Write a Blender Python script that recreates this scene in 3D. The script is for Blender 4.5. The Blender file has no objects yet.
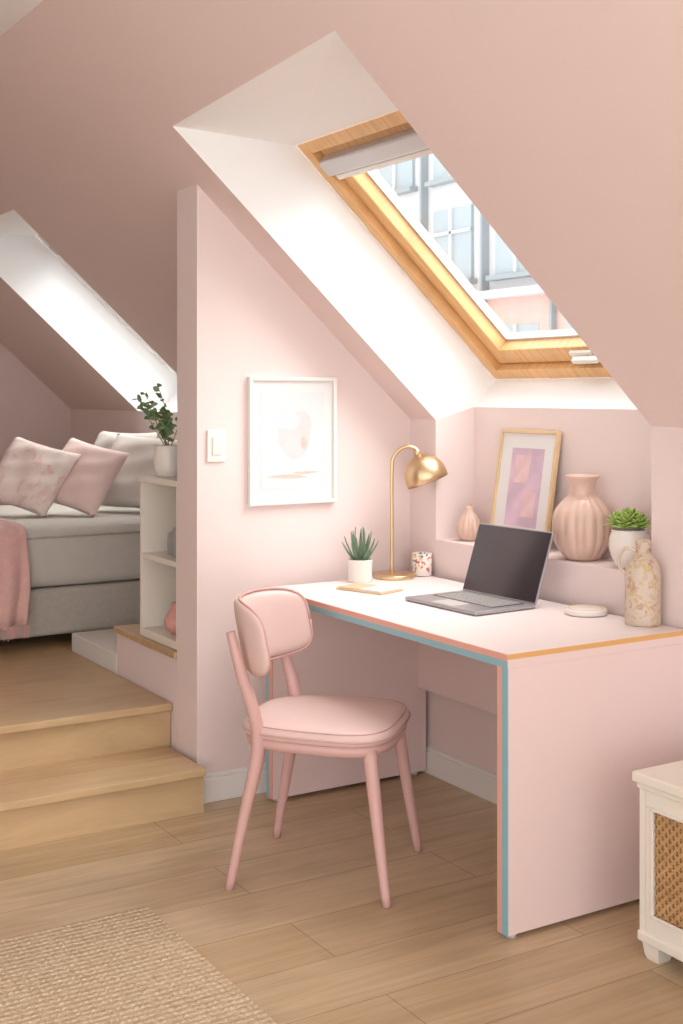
import bpy, bmesh, math, random
from mathutils import Vector, Matrix
random.seed(7)
C = bpy.context
sc = C.scene
sc.view_settings.view_transform = 'Standard'

# ------------------------------------------------------------------ helpers
def srgb(r, g, b):
    def f(c):
        c /= 255.0
        return c/12.92 if c <= 0.04045 else ((c+0.055)/1.055)**2.4
    return (f(r), f(g), f(b), 1.0)

def mat(name, rgb, rough=0.6, metal=0.0, vary=0.0, vscale=8.0, bump=0.0, bscale=60.0, coat=0.0, sheen=0.0, spec=None, stretch=(1,1,1)):
    m = bpy.data.materials.new(name); m.use_nodes = True
    nt = m.node_tree; b = nt.nodes['Principled BSDF']
    b.inputs['Base Color'].default_value = srgb(*rgb)
    b.inputs['Roughness'].default_value = rough
    b.inputs['Metallic'].default_value = metal
    if coat: b.inputs['Coat Weight'].default_value = coat; b.inputs['Coat Roughness'].default_value = 0.15
    if sheen: b.inputs['Sheen Weight'].default_value = sheen
    if spec is not None: b.inputs['Specular IOR Level'].default_value = spec
    tc = nt.nodes.new('ShaderNodeTexCoord')
    mp = nt.nodes.new('ShaderNodeMapping'); mp.inputs['Scale'].default_value = stretch
    nt.links.new(tc.outputs['Object'], mp.inputs['Vector'])
    if vary:
        n = nt.nodes.new('ShaderNodeTexNoise'); n.inputs['Scale'].default_value = vscale; n.inputs['Detail'].default_value = 5
        nt.links.new(mp.outputs[0], n.inputs['Vector'])
        r = nt.nodes.new('ShaderNodeValToRGB')
        c = srgb(*rgb)
        r.color_ramp.elements[0].position = 0.3; r.color_ramp.elements[1].position = 0.7
        r.color_ramp.elements[0].color = (c[0]*(1-vary), c[1]*(1-vary), c[2]*(1-vary), 1)
        r.color_ramp.elements[1].color = (min(1, c[0]*(1+vary)), min(1, c[1]*(1+vary)), min(1, c[2]*(1+vary)), 1)
        nt.links.new(n.outputs['Fac'], r.inputs['Fac']); nt.links.new(r.outputs['Color'], b.inputs['Base Color'])
    if bump:
        n2 = nt.nodes.new('ShaderNodeTexNoise'); n2.inputs['Scale'].default_value = bscale; n2.inputs['Detail'].default_value = 3
        nt.links.new(mp.outputs[0], n2.inputs['Vector'])
        bp = nt.nodes.new('ShaderNodeBump'); bp.inputs['Strength'].default_value = bump; bp.inputs['Distance'].default_value = 0.01
        nt.links.new(n2.outputs['Fac'], bp.inputs['Height']); nt.links.new(bp.outputs['Normal'], b.inputs['Normal'])
    return m

def add_obj(name, me, m=None, smooth=False):
    o = bpy.data.objects.new(name, me); C.collection.objects.link(o)
    if m is not None:
        if isinstance(m, (list, tuple)):
            for k in m: me.materials.append(k)
        else: me.materials.append(m)
    if smooth:
        for p in me.polygons: p.use_smooth = True
    return o

def mesh(name, verts, faces, m=None, smooth=False, recalc=True, midx=None):
    me = bpy.data.meshes.new(name); me.from_pydata([tuple(v) for v in verts], [], faces)
    if recalc:
        bm = bmesh.new(); bm.from_mesh(me); bmesh.ops.recalc_face_normals(bm, faces=bm.faces); bm.to_mesh(me); bm.free()
    me.update()
    o = add_obj(name, me, m, smooth)
    if midx:
        for p, i in zip(me.polygons, midx): p.material_index = i
    return o

def bevel(o, w, seg=3):
    md = o.modifiers.new('bevel', 'BEVEL'); md.width = w; md.segments = seg; md.limit_method = 'ANGLE'; md.angle_limit = math.radians(40)
    return o

def box(name, x0, x1, y0, y1, z0, z1, m, bev=0.0, seg=2, M=None, smooth=False):
    cx, cy, cz = (x0+x1)/2, (y0+y1)/2, (z0+z1)/2
    hx, hy, hz = abs(x1-x0)/2, abs(y1-y0)/2, abs(z1-z0)/2
    v = [(sx*hx, sy*hy, sz*hz) for sx in (-1, 1) for sy in (-1, 1) for sz in (-1, 1)]
    f = [(0,1,3,2),(4,6,7,5),(0,4,5,1),(2,3,7,6),(0,2,6,4),(1,5,7,3)]
    o = mesh(name, v, f, m)
    T = Matrix.Translation((cx, cy, cz))
    o.matrix_world = (M @ T) if M is not None else T
    if bev:
        bevel(o, bev, seg)
        if smooth:
            for p in o.data.polygons: p.use_smooth = True
    return o

def prism_y(name, pts, y0, y1, m, bev=0):
    n = len(pts)
    v = [(p[0], y0, p[1]) for p in pts] + [(p[0], y1, p[1]) for p in pts]
    f = [tuple(range(n)), tuple(range(n, 2*n))] + [(i, (i+1) % n, n+(i+1) % n, n+i) for i in range(n)]
    return mesh(name, v, f, m)

def lathe(name, prof, m, loc=(0,0,0), seg=48, M=None, ribs=0, ribamp=0.0, ribrange=None, smooth=True):
    verts = []; faces = []
    for (r, z) in prof:
        for i in range(seg):
            a = 2*math.pi*i/seg
            rr = r
            if ribs:
                k = 1.0
                if ribrange: 
                    t = (z-ribrange[0])/(ribrange[1]-ribrange[0]); k = max(0, math.sin(math.pi*min(1, max(0, t))))**0.5
                rr = r*(1-ribamp*k*(1-abs(math.cos(ribs*a/2))))
            verts.append((rr*math.cos(a), rr*math.sin(a), z))
    n = len(prof)
    for j in range(n-1):
        for i in range(seg):
            faces.append((j*seg+i, j*seg+(i+1) % seg, (j+1)*seg+(i+1) % seg, (j+1)*seg+i))
    if prof[0][0] > 1e-4: faces.append(tuple(range(seg-1, -1, -1)))
    if prof[-1][0] > 1e-4: faces.append(tuple((n-1)*seg+i for i in range(seg)))
    o = mesh(name, verts, faces, m, smooth)
    T = Matrix.Translation(loc)
    o.matrix_world = T @ M if M is not None else T
    return o

def smooth_prof(pts, n=6):
    out = []
    P = [pts[0]] + list(pts) + [pts[-1]]
    for i in range(1, len(P)-2):
        for k in range(n):
            t = k/n
            q = []
            for c in range(len(pts[0])):
                p0, p1, p2, p3 = P[i-1][c], P[i][c], P[i+1][c], P[i+2][c]
                q.append(0.5*((2*p1)+(-p0+p2)*t+(2*p0-5*p1+4*p2-p3)*t*t+(-p0+3*p1-3*p2+p3)*t**3))
            out.append(tuple(q))
    out.append(tuple(pts[-1]))
    return out

def tube(name, pts, rad, m, sides=12, smooth=True, interp=0):
    if not isinstance(rad, (list, tuple)): rad = [rad]*len(pts)
    if interp:
        q = smooth_prof([tuple(p)+(r,) for p, r in zip(pts, rad)], interp)
        pts = [Vector(a[:3]) for a in q]; rad = [a[3] for a in q]
    pts = [Vector(p) for p in pts]
    verts = []; faces = []
    up = Vector((0, 0, 1)); prev = None
    for i, p in enumerate(pts):
        t = (pts[min(i+1, len(pts)-1)] - pts[max(i-1, 0)]).normalized()
        if prev is None:
            a = t.cross(Vector((1, 0.3, 0))).normalized() if abs(t.z) > 0.9 else t.cross(up).normalized()
        else:
            a = (prev - t*prev.dot(t)).normalized()
        prev = a; b = t.cross(a)
        for k in range(sides):
            an = 2*math.pi*k/sides
            verts.append(p + (a*math.cos(an)+b*math.sin(an))*rad[i])
    n = len(pts)
    for j in range(n-1):
        for k in range(sides):
            faces.append((j*sides+k, j*sides+(k+1) % sides, (j+1)*sides+(k+1) % sides, (j+1)*sides+k))
    faces.append(tuple(range(sides))); faces.append(tuple((n-1)*sides+k for k in range(sides)))
    return mesh(name, verts, faces, m, smooth)

def slab(name, outline, prof, m, M=None):
    n = len(outline); verts = []; faces = []
    for s, z in prof:
        for (x, y) in outline: verts.append((x*s, y*s, z))
    for j in range(len(prof)-1):
        for i in range(n):
            faces.append((j*n+i, j*n+(i+1) % n, (j+1)*n+(i+1) % n, (j+1)*n+i))
    a = len(verts); verts.append((0, 0, prof[0][1])); b = len(verts); verts.append((0, 0, prof[-1][1]))
    L = (len(prof)-1)*n
    for i in range(n):
        faces.append((a, (i+1) % n, i)); faces.append((b, L+i, L+(i+1) % n))
    o = mesh(name, verts, faces, m, True)
    if M is not None: o.matrix_world = M
    return o

def group(name, loc, parts):
    e = bpy.data.objects.new(name, None); C.collection.objects.link(e)
    e.location = loc; e.empty_display_size = 0.1
    inv = Matrix.Translation(Vector(loc)).inverted()
    for p in parts:
        p.parent = e; p.matrix_parent_inverse = inv
    return e

def cushion(name, w, h, t, M, m, n=22, pinch=0.06):
    verts = []; faces = []
    for side in (1, -1):
        for i in range(n+1):
            for j in range(n+1):
                u = -1+2*i/n; v = -1+2*j/n
                k = max(0, (1-u**4))**0.55*max(0, (1-v**4))**0.55
                pu = 1-pinch*(1-abs(v)**2)*abs(u)**3; pv = 1-pinch*(1-abs(u)**2)*abs(v)**3
                wr = (0.006*math.sin(7*u+3*v)+0.004*math.sin(11*v-4*u))*k
                verts.append((u*w/2*pu, v*h/2*pv, side*(t/2*k)+wr))
    N = (n+1)**2
    for s in (0, 1):
        for i in range(n):
            for j in range(n):
                a = s*N+i*(n+1)+j
                faces.append((a, a+1, a+n+2, a+n+1))
    o = mesh(name, verts, faces, m, True, recalc=False)
    bm = bmesh.new(); bm.from_mesh(o.data); bmesh.ops.remove_doubles(bm, verts=bm.verts, dist=0.0005); bmesh.ops.recalc_face_normals(bm, faces=bm.faces); bm.to_mesh(o.data); bm.free()
    for p in o.data.polygons: p.use_smooth = True
    o.matrix_world = M
    return o

# ------------------------------------------------------------------ materials
M_wall = mat('pink_wall_paint', (234, 216, 212), 0.85, vary=0.012, vscale=2, bump=0.04, bscale=150, spec=0.3)
M_ceil = mat('dusty_pink_ceiling_paint', (230, 209, 203), 0.88, vary=0.012, vscale=2, bump=0.04, bscale=150, spec=0.3)
M_white = mat('white_reveal_paint', (248, 247, 246), 0.6, vary=0.005)
M_trim = mat('white_trim_paint', (237, 233, 228), 0.4)
M_desk = mat('blush_laminate', (236, 213, 209), 0.48, vary=0.01, vscale=4)
M_desktop = mat('pale_blush_desktop', (241, 228, 226), 0.42, vary=0.01, vscale=4)
M_coral = mat('coral_edge_band', (230, 172, 156), 0.45)
M_blue = mat('sky_blue_edge_band', (142, 186, 198), 0.45)
M_yellow = mat('amber_edge_band', (226, 176, 108), 0.45)
M_chairwood = mat('pink_lacquer', (215, 173, 167), 0.4, coat=0.1)
M_leather = mat('blush_leather', (229, 200, 194), 0.45, vary=0.02, bump=0.06, bscale=220)
M_piping = mat('rose_piping', (212, 168, 162), 0.45)
M_pine = mat('honey_pine_wood', (226, 178, 122), 0.4, vary=0.14, vscale=6, stretch=(1, 12, 1), coat=0.2)
M_alu = mat('light_aluminium', (205, 203, 204), 0.35, metal=0.3)
M_brass = mat('brushed_brass', (216, 190, 152), 0.35, metal=1.0, bump=0.02, bscale=300)
M_dark = mat('screen_black_glass', (56, 48, 54), 0.12, coat=0.5)
M_space = mat('space_grey_aluminium', (176, 174, 178), 0.35, metal=0.6)
M_key = mat('black_keys', (38, 38, 42), 0.5)
M_ceramic = mat('white_ceramic', (236, 230, 222), 0.3, coat=0.3)
M_vase = mat('blush_ribbed_ceramic', (218, 186, 169), 0.3, coat=0.3, vary=0.03)
M_bottle = mat('speckled_stoneware', (208, 192, 174), 0.5, vary=0.12, vscale=28, bump=0.05)
M_greenA = mat('aloe_green', (104, 130, 104), 0.5, vary=0.25, vscale=30)
M_greenS = mat('succulent_green', (160, 186, 96), 0.45, vary=0.15, vscale=20)
M_greenL = mat('leaf_green', (120, 150, 104), 0.5, vary=0.2, vscale=20)
M_stem = mat('stem_green', (120, 130, 80), 0.6)
M_soil = mat('dark_soil', (70, 52, 40), 0.9, bump=0.5)
M_linen = mat('grey_linen', (186, 179, 169), 0.9, vary=0.06, vscale=60, bump=0.2, bscale=300, sheen=0.2)
M_linen2 = mat('oatmeal_sheet', (204, 199, 190), 0.9, vary=0.03, vscale=20, bump=0.1, bscale=250, sheen=0.2)
M_pillowg = mat('stone_grey_pillowcase', (205, 197, 188), 0.9, vary=0.04, bump=0.1, bscale=250, sheen=0.2)
M_pillowp = mat('pink_pillowcase', (238, 211, 205), 0.9, vary=0.03, bump=0.1, bscale=200, sheen=0.2)
M_throw = mat('rose_throw_fabric', (226, 182, 175), 0.95, vary=0.05, vscale=30, bump=0.4, bscale=120, sheen=0.3)
M_mount = mat('art_mount_board', (228, 224, 222), 0.7)
M_paper = mat('art_paper', (222, 218, 219), 0.7)
M_artp = mat('art_pink', (222, 205, 205), 0.7, vary=0.04, vscale=14)
M_artb = mat('art_blue', (208, 212, 220), 0.7, vary=0.03, vscale=14)
M_artc = mat('art_coral', (224, 190, 180), 0.7, vary=0.08, vscale=30)
M_artm = mat('art_mauve', (210, 182, 198), 0.7, vary=0.14, vscale=10)
M_artm2 = mat('art_rose', (224, 190, 192), 0.7, vary=0.1, vscale=14)
M_framew = mat('light_oak_frame', (220, 190, 146), 0.5, vary=0.08, vscale=10)
M_cream = mat('cream_cabinet_paint', (236, 229, 217), 0.45, vary=0.01)
M_cane = mat('cane_strip', (194, 152, 104), 0.55, vary=0.15, vscale=40)
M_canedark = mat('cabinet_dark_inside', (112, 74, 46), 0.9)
M_notebook = mat('kraft_notebook', (220, 190, 154), 0.7)
M_pinkobj = mat('pink_glaze', (222, 160, 150), 0.35, coat=0.3)
M_greyobj = mat('grey_glaze', (160, 156, 154), 0.5)
M_fac = mat('pale_render_facade', (196, 196, 196), 0.9, vary=0.02)
M_facw = mat('facade_window_glass', (150, 162, 167), 0.5)
M_facr = mat('pale_brick_facade', (198, 164, 154), 0.9, vary=0.05)
M_facg = mat('facade_grey_metal', (136, 144, 148), 0.6)

def print_mat(name, base, spot):
    m = bpy.data.materials.new(name); m.use_nodes = True
    nt = m.node_tree; N = nt.nodes; L = nt.links; b = N['Principled BSDF']; b.inputs['Roughness'].default_value = 0.9
    tc = N.new('ShaderNodeTexCoord'); n = N.new('ShaderNodeTexNoise'); n.inputs['Scale'].default_value = 17; n.inputs['Detail'].default_value = 2.5; n.inputs['Distortion'].default_value = 1.2
    L.new(tc.outputs['Object'], n.inputs['Vector']); r = N.new('ShaderNodeValToRGB')
    r.color_ramp.elements[0].position = 0.52; r.color_ramp.elements[0].color = srgb(*base)
    r.color_ramp.elements[1].position = 0.66; r.color_ramp.elements[1].color = srgb(*spot)
    L.new(n.outputs['Fac'], r.inputs['Fac']); L.new(r.outputs['Color'], b.inputs['Base Color'])
    return m
M_pillowf = print_mat('blush_floral_pillowcase', (240, 226, 219), (234, 200, 193))

def wood_floor(name, c1, c2, cm, bw, rh, rough=0.36, rot=0.0, grain=0.80):
    m = bpy.data.materials.new(name); m.use_nodes = True
    nt = m.node_tree; N = nt.nodes; L = nt.links; b = N['Principled BSDF']
    tc = N.new('ShaderNodeTexCoord'); mp = N.new('ShaderNodeMapping'); mp.inputs['Rotation'].default_value = (0, 0, rot)
    L.new(tc.outputs['Object'], mp.inputs['Vector'])
    br = N.new('ShaderNodeTexBrick'); br.offset = 0.37; br.squash = 1
    br.inputs['Scale'].default_value = 1; br.inputs['Brick Width'].default_value = bw; br.inputs['Row Height'].default_value = rh
    br.inputs['Mortar Size'].default_value = 0.0014; br.inputs['Mortar Smooth'].default_value = 0.3; br.inputs['Bias'].default_value = 0
    br.inputs['Color1'].default_value = srgb(*c1); br.inputs['Color2'].default_value = srgb(*c2); br.inputs['Mortar'].default_value = srgb(*cm)
    L.new(mp.outputs[0], br.inputs['Vector'])
    mp2 = N.new('ShaderNodeMapping'); mp2.inputs['Scale'].default_value = (1.0, 13, 6); L.new(mp.outputs[0], mp2.inputs['Vector'])
    n1 = N.new('ShaderNodeTexNoise'); n1.inputs['Scale'].default_value = 1.8; n1.inputs['Detail'].default_value = 9; n1.inputs['Distortion'].default_value = 1.1
    n1.inputs['Roughness'].default_value = 0.6
    L.new(mp2.outputs[0], n1.inputs['Vector'])
    n0 = N.new('ShaderNodeTexNoise'); n0.inputs['Scale'].default_value = 2.5; n0.inputs['Detail'].default_value = 3
    L.new(mp.outputs[0], n0.inputs['Vector'])
    r = N.new('ShaderNodeValToRGB'); r.color_ramp.elements[0].position = 0.32; r.color_ramp.elements[1].position = 0.68
    r.color_ramp.elements[0].color = (grain, grain*.965, grain*.92, 1); r.color_ramp.elements[1].color = (1.07, 1.07, 1.06, 1)
    L.new(n1.outputs['Fac'], r.inputs['Fac'])
    r0 = N.new('ShaderNodeValToRGB'); r0.color_ramp.elements[0].position = 0.35; r0.color_ramp.elements[1].position = 0.65
    r0.color_ramp.elements[0].color = (0.90, 0.885, 0.86, 1); r0.color_ramp.elements[1].color = (1.05, 1.05, 1.05, 1)
    L.new(n0.outputs['Fac'], r0.inputs['Fac'])
    mx = N.new('ShaderNodeMix'); mx.data_type = 'RGBA'; mx.blend_type = 'MULTIPLY'; mx.inputs['Factor'].default_value = 1
    L.new(br.outputs['Color'], mx.inputs['A']); L.new(r.outputs['Color'], mx.inputs['B'])
    mx2 = N.new('ShaderNodeMix'); mx2.data_type = 'RGBA'; mx2.blend_type = 'MULTIPLY'; mx2.inputs['Factor'].default_value = 1
    L.new(mx.outputs['Result'], mx2.inputs['A']); L.new(r0.outputs['Color'], mx2.inputs['B'])
    L.new(mx2.outputs['Result'], b.inputs['Base Color'])
    b.inputs['Roughness'].default_value = rough
    bp = N.new('ShaderNodeBump'); bp.inputs['Strength'].default_value = 0.12; bp.inputs['Distance'].default_value = 0.004
    L.new(n1.outputs['Fac'], bp.inputs['Height']); L.new(bp.outputs['Normal'], b.inputs['Normal'])
    return m
M_floor = wood_floor('oak_plank_floor', (210, 187, 155), (193, 166, 131), (142, 114, 84), 1.7, 0.235)
M_step = wood_floor('oak_step_wood', (206, 178, 140), (200, 168, 128), (120, 90, 60), 9.0, 3.0, grain=0.86)

def rug_mat():
    m = bpy.data.materials.new('jute_weave'); m.use_nodes = True
    nt = m.node_tree; N = nt.nodes; L = nt.links; b = N['Principled BSDF']
    tc = N.new('ShaderNodeTexCoord')
    w1 = N.new('ShaderNodeTexWave'); w1.bands_direction = 'Y'; w1.inputs['Scale'].default_value = 14; w1.inputs['Distortion'].default_value = 2.6; w1.inputs['Detail Scale'].default_value = 9; w1.inputs['Detail'].default_value = 3
    w2 = N.new('ShaderNodeTexWave'); w2.bands_direction = 'X'; w2.inputs['Scale'].default_value = 18; w2.inputs['Distortion'].default_value = 4.5; w2.inputs['Detail Scale'].default_value = 7; w2.inputs['Detail'].default_value = 3
    for w in (w1, w2): L.new(tc.outputs['Object'], w.inputs['Vector'])
    mu = N.new('ShaderNodeMath'); mu.operation = 'MULTIPLY'; L.new(w1.outputs['Fac'], mu.inputs[0]); L.new(w2.outputs['Fac'], mu.inputs[1])
    ad = N.new('ShaderNodeMath'); ad.operation = 'MULTIPLY_ADD'; L.new(w1.outputs['Fac'], ad.inputs[0]); ad.inputs[1].default_value = 0.6; L.new(mu.outputs[0], ad.inputs[2])
    n = N.new('ShaderNodeTexNoise'); n.inputs['Scale'].default_value = 60; n.inputs['Detail'].default_value = 5; L.new(tc.outputs['Object'], n.inputs['Vector'])
    ad2 = N.new('ShaderNodeMath'); ad2.operation = 'MULTIPLY_ADD'; L.new(n.outputs['Fac'], ad2.inputs[0]); ad2.inputs[1].default_value = 1.7; L.new(ad.outputs[0], ad2.inputs[2])
    r = N.new('ShaderNodeValToRGB'); r.color_ramp.elements[0].position = 0.2; r.color_ramp.elements[1].position = 0.85
    r.color_ramp.elements[0].color = srgb(184, 154, 118); r.color_ramp.elements[1].color = srgb(238, 217, 186)
    dv = N.new('ShaderNodeMath'); dv.operation = 'DIVIDE'; L.new(ad2.outputs[0], dv.inputs[0]); dv.inputs[1].default_value = 2.6
    L.new(dv.outputs[0], r.inputs['Fac']); L.new(r.outputs['Color'], b.inputs['Base Color'])
    b.inputs['Roughness'].default_value = 0.95
    bp = N.new('ShaderNodeBump'); bp.inputs['Strength'].default_value = 0.8; bp.inputs['Distance'].default_value = 0.006
    L.new(ad2.outputs[0], bp.inputs['Height']); L.new(bp.outputs['Normal'], b.inputs['Normal'])
    return m
M_rug = rug_mat()

def glass_mat():
    m = bpy.data.materials.new('window_glass'); m.use_nodes = True
    nt = m.node_tree; nt.nodes.clear()
    o = nt.nodes.new('ShaderNodeOutputMaterial'); t = nt.nodes.new('ShaderNodeBsdfTransparent'); g = nt.nodes.new('ShaderNodeBsdfGlossy')
    g.inputs['Roughness'].default_value = 0.02; mx = nt.nodes.new('ShaderNodeMixShader'); mx.inputs[0].default_value = 0.05
    t.inputs['Color'].default_value = (0.98, 0.985, 0.985, 1)
    nt.links.new(t.outputs[0], mx.inputs[1]); nt.links.new(g.outputs[0], mx.inputs[2]); nt.links.new(mx.outputs[0], o.inputs[0])
    return m
M_glass = glass_mat()

def speckle_mat(name, base, cols, scale, start=0.45, dist=0.0):
    m = bpy.data.materials.new(name); m.use_nodes = True
    nt = m.node_tree; N = nt.nodes; L = nt.links; b = N['Principled BSDF']; b.inputs['Roughness'].default_value = 0.4
    tc = N.new('ShaderNodeTexCoord'); v = N.new('ShaderNodeTexVoronoi'); v.inputs['Scale'].default_value = scale
    nz = N.new('ShaderNodeTexNoise'); nz.inputs['Scale'].default_value = 30
    L.new(tc.outputs['Object'], nz.inputs['Vector'])
    mxx = N.new('ShaderNodeMix'); mxx.data_type = 'RGBA'; mxx.blend_type = 'ADD'; mxx.inputs['Factor'].default_value = dist
    L.new(tc.outputs['Object'], mxx.inputs['A']); L.new(nz.outputs['Color'], mxx.inputs['B'])
    L.new(mxx.outputs['Result'], v.inputs['Vector'])
    r = N.new('ShaderNodeValToRGB'); r.color_ramp.interpolation = 'CONSTANT'
    sep = N.new('ShaderNodeSeparateColor'); L.new(v.outputs['Color'], sep.inputs[0]); L.new(sep.outputs[0], r.inputs['Fac'])
    r.color_ramp.elements[0].color = srgb(*base); r.color_ramp.elements[0].position = 0
    r.color_ramp.elements[1].color = srgb(*cols[0]); r.color_ramp.elements[1].position = start
    for i, c in enumerate(cols[1:]):
        e = r.color_ramp.elements.new(start+(0.95-start)*(i+1)/len(cols)); e.color = srgb(*c)
    L.new(r.outputs['Color'], b.inputs['Base Color'])
    return m
M_cup = speckle_mat('patterned_cup_glaze', (236, 226, 220), [(210, 110, 104), (110, 126, 150), (230, 186, 110), (236, 226, 220)], 110, 0.5)
M_bottlepat = speckle_mat('floral_stoneware', (208, 192, 174), [(200, 178, 156), (196, 158, 136), (204, 178, 134)], 95, 0.6, 0.04)

# ------------------------------------------------------------------ geometry constants
K = 2.75
def zc(x): return 1.32+0.92*(2.764-x)
XR = 2.764-(2.69-1.32)/0.92
OXA, OXB = 1.642, 1.682
OX2 = 1.72
Y1a, Y1b = 2.725, 3.83
Y2a, Y2b = 5.72, 6.75
YP = 4.0
XP = 1.849
YB = 7.9
Y0 = -1.6
XL = -1.7
LZ = 0.885
XB = 2.93
WX0, WZ0 = 2.15, 2.30
WX1 = 3.035; WZ1 = WZ0-0.92*(WX1-WX0)

# ------------------------------------------------------------------ room shell
box('floor', XL-0.1, 2.95, Y0, YB+0.1, -0.1, 0, M_floor)
def quads(name, qs, m, midx=None):
    v = []; f = []
    for q in qs:
        f.append(tuple(range(len(v), len(v)+len(q)))); v += q
    return mesh(name, v, f, m, recalc=False, midx=midx)
def cs(xa, xb, ya, yb, xb2=None):
    xc = xb if xb2 is None else xb2
    return [(xa, ya, zc(xa)), (xb, ya, zc(xb)), (xc, yb, zc(xc)), (xa, yb, zc(xa))]
quads('ceiling', [cs(XR, K, Y0, Y1a), cs(XR, OXA, Y1a, Y1b, OXB), cs(XR, K, Y1b, Y2a), cs(XR, OX2, Y2a, Y2b), cs(XR, K, Y2b, YB)], M_ceil)
box('ceiling_flat', XL, XR, Y0, YB, 2.69, 2.75, M_white)
KP = [(K, 0), (XB+0.08, 0), (XB+0.08, 1.38), (XB, 1.38), (K, zc(K))]
prism_y('wall_right', KP, Y0, Y1a, M_wall)
box('wall_right_below_ledge', K, XB+0.08, Y1a, Y1b, 0, LZ, M_wall)
prism_y('wall_right_corner', KP, Y1b, YP, M_wall)
box('wall_right_nook', K, K+0.12, YP+0.17, YB, 0, zc(K), M_wall)
box('wall_recess_back', XB, XB+0.08, Y1a, Y1b, LZ, 1.38, M_wall)
def reveal(nm, ya, yb, low, oxa, oxb):
    q = [[(oxa, ya, zc(oxa)), (WX0, ya, WZ0), (WX0, yb, WZ0), (oxb, yb, zc(oxb))]]
    for y, ox in ((ya, oxa), (yb, oxb)):
        q.append([(ox, y, zc(ox)), (WX0, y, WZ0), (WX1, y, WZ1), (low[0], y, low[1]), (K, y, zc(K))])
    q.append([(low[0], ya, low[1]), (WX1, ya, WZ1), (WX1, yb, WZ1), (low[0], yb, low[1])])
    if nm.endswith('2'):
        q.append([(K, ya, zc(K)), (low[0], ya, low[1]), (low[0], yb, low[1]), (K, yb, zc(K))])
    quads(nm, q, M_white)
reveal('trim_1', Y1a, Y1b, (XB, 1.38), OXA, OXB); reveal('trim_2', Y2a, Y2b, (XB, 1.38), OX2, OX2)

prism_y('wall_partition', [(XP, 0), (K, 0), (K, zc(K)), (XP, zc(XP))], YP, YP+0.17, M_wall)
prism_y('wall_back', [(XL, 0), (K, 0), (K, zc(K)), (XR, 2.69), (XL, 2.69)], YB, YB+0.1, M_wall)
YW = 2.4  # end of an unseen opening, added in the left wall to let in fill light
box('wall_left', XL-0.1, XL, YW, YB, 0, 2.69, M_wall)
box('wall_left_header', XL-0.1, XL, Y0, YW, 2.5, 2.69, M_wall)
box('wall_left_sill', XL-0.1, XL, Y0, YW, 0, 0.12, M_wall)
P = [box('added_jamb_%d' % i, XL-0.08, XL-0.02, y-0.03, y+0.03, 0.12, 2.5, M_trim, 0.003) for i, y in enumerate((Y0+0.03, -0.2, 1.1, YW-0.03))]
group('added_fill_opening', (XL, 1, 0), P)  # frame of the added out-of-view opening that brightens the slope

def bboard(nm, x0, x1, y0, y1):
    a = box(nm+'_board', x0, x1, y0, y1, 0, 0.085, M_trim, 0.003)
    if abs(x1-x0) > abs(y1-y0): b = box(nm+'_bead', x0, x1, y0+0.005, y1, 0.085, 0.1, M_trim, 0.003)
    else: b = box(nm+'_bead', x0+0.005, x1, y0, y1, 0.085, 0.1, M_trim, 0.003)
    group(nm, ((x0+x1)/2, (y0+y1)/2, 0), [a, b])
bboard('baseboard_partition', XP+0.002, K-0.016, YP-0.016, YP)
bboard('baseboard_right', K-0.016, K, 0.0, YP)

# ------------------------------------------------------------------ windows
ang = math.atan(0.92); ca, sa = math.cos(ang), math.sin(ang)
WM = Matrix(((ca, 0, sa, WX0), (0, 1, 0, 0), (-sa, 0, ca, WZ0), (0, 0, 0, 1)))
WL = (WX1-WX0)/ca
def skylight(nm, ya, yb, MF, over=0.0):
    P = []
    def wb(n, s0, s1, y0, y1, n0, n1, m, bv=0.003): P.append(box(n, s0, s1, y0, y1, n0, n1, m, bv, 2, M=WM))
    fw = 0.045
    wb('frame_side_far', 0, WL, yb-fw, yb, 0.0, 0.13, MF); wb('frame_side_near', 0, WL, ya, ya+fw, 0.0, 0.13, MF)
    wb('frame_head', 0, 0.05, ya+fw, yb-fw, 0.0, 0.13, MF); wb('frame_sill', WL-0.05, WL, ya+fw, yb-fw, 0.0, 0.13, MF)
    g = 0.006
    a, b = ya+fw+g, yb-fw-g; t, u = 0.05+g, WL-0.05-g
    sw = 0.06
    wb('sash_side_far', t, u, b-sw, b, 0.03, 0.12, MF); wb('sash_side_near', t, u, a, a+sw, 0.03, 0.12, MF)
    wb('sash_head', t, t+sw, a+sw, b-sw, 0.03, 0.12, MF); wb('sash_bottom', u-sw-0.01, u, a+sw, b-sw, 0.03, 0.12, MF)
    wb('gasket_far', t+sw, u-sw, b-sw-0.009, b-sw, 0.08, 0.115, M_alu, 0.001)
    wb('gasket_near', t+sw, u-sw, a+sw, a+sw+0.009, 0.08, 0.115, M_alu, 0.001)
    wb('gasket_bottom', u-sw-0.019, u-sw-0.01, a+sw, b-sw, 0.08, 0.115, M_alu, 0.001)
    wb('glass_pane', t+sw-0.01, u-sw, a+sw-0.01, b-sw+0.01, 0.095, 0.099, M_glass, 0)
    wb('blind_cassette', 0.085, 0.15, ya+fw+0.01, yb-fw-0.01, -0.015, 0.035, M_alu, 0.008)
    wb('blind_rail', 0.156, 0.178, ya+fw+0.03, yb-fw-0.03, -0.002, 0.03, M_ceramic, 0.004)
    yl = ya+0.56
    wb('latch_plate', u-0.058, u-0.008, yl-0.06, yl+0.05, 0.014, 0.032, M_ceramic, 0.005)
    wb('latch_lever', u-0.045, u-0.025, yl-0.10, yl+0.03, -0.012, 0.014, M_ceramic, 0.006)
    group(nm, (WX0, (ya+yb)/2, WZ0), P)
skylight('window_1', Y1a, Y1b, M_pine); skylight('window_2', Y2a, Y2b, M_trim)

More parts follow.
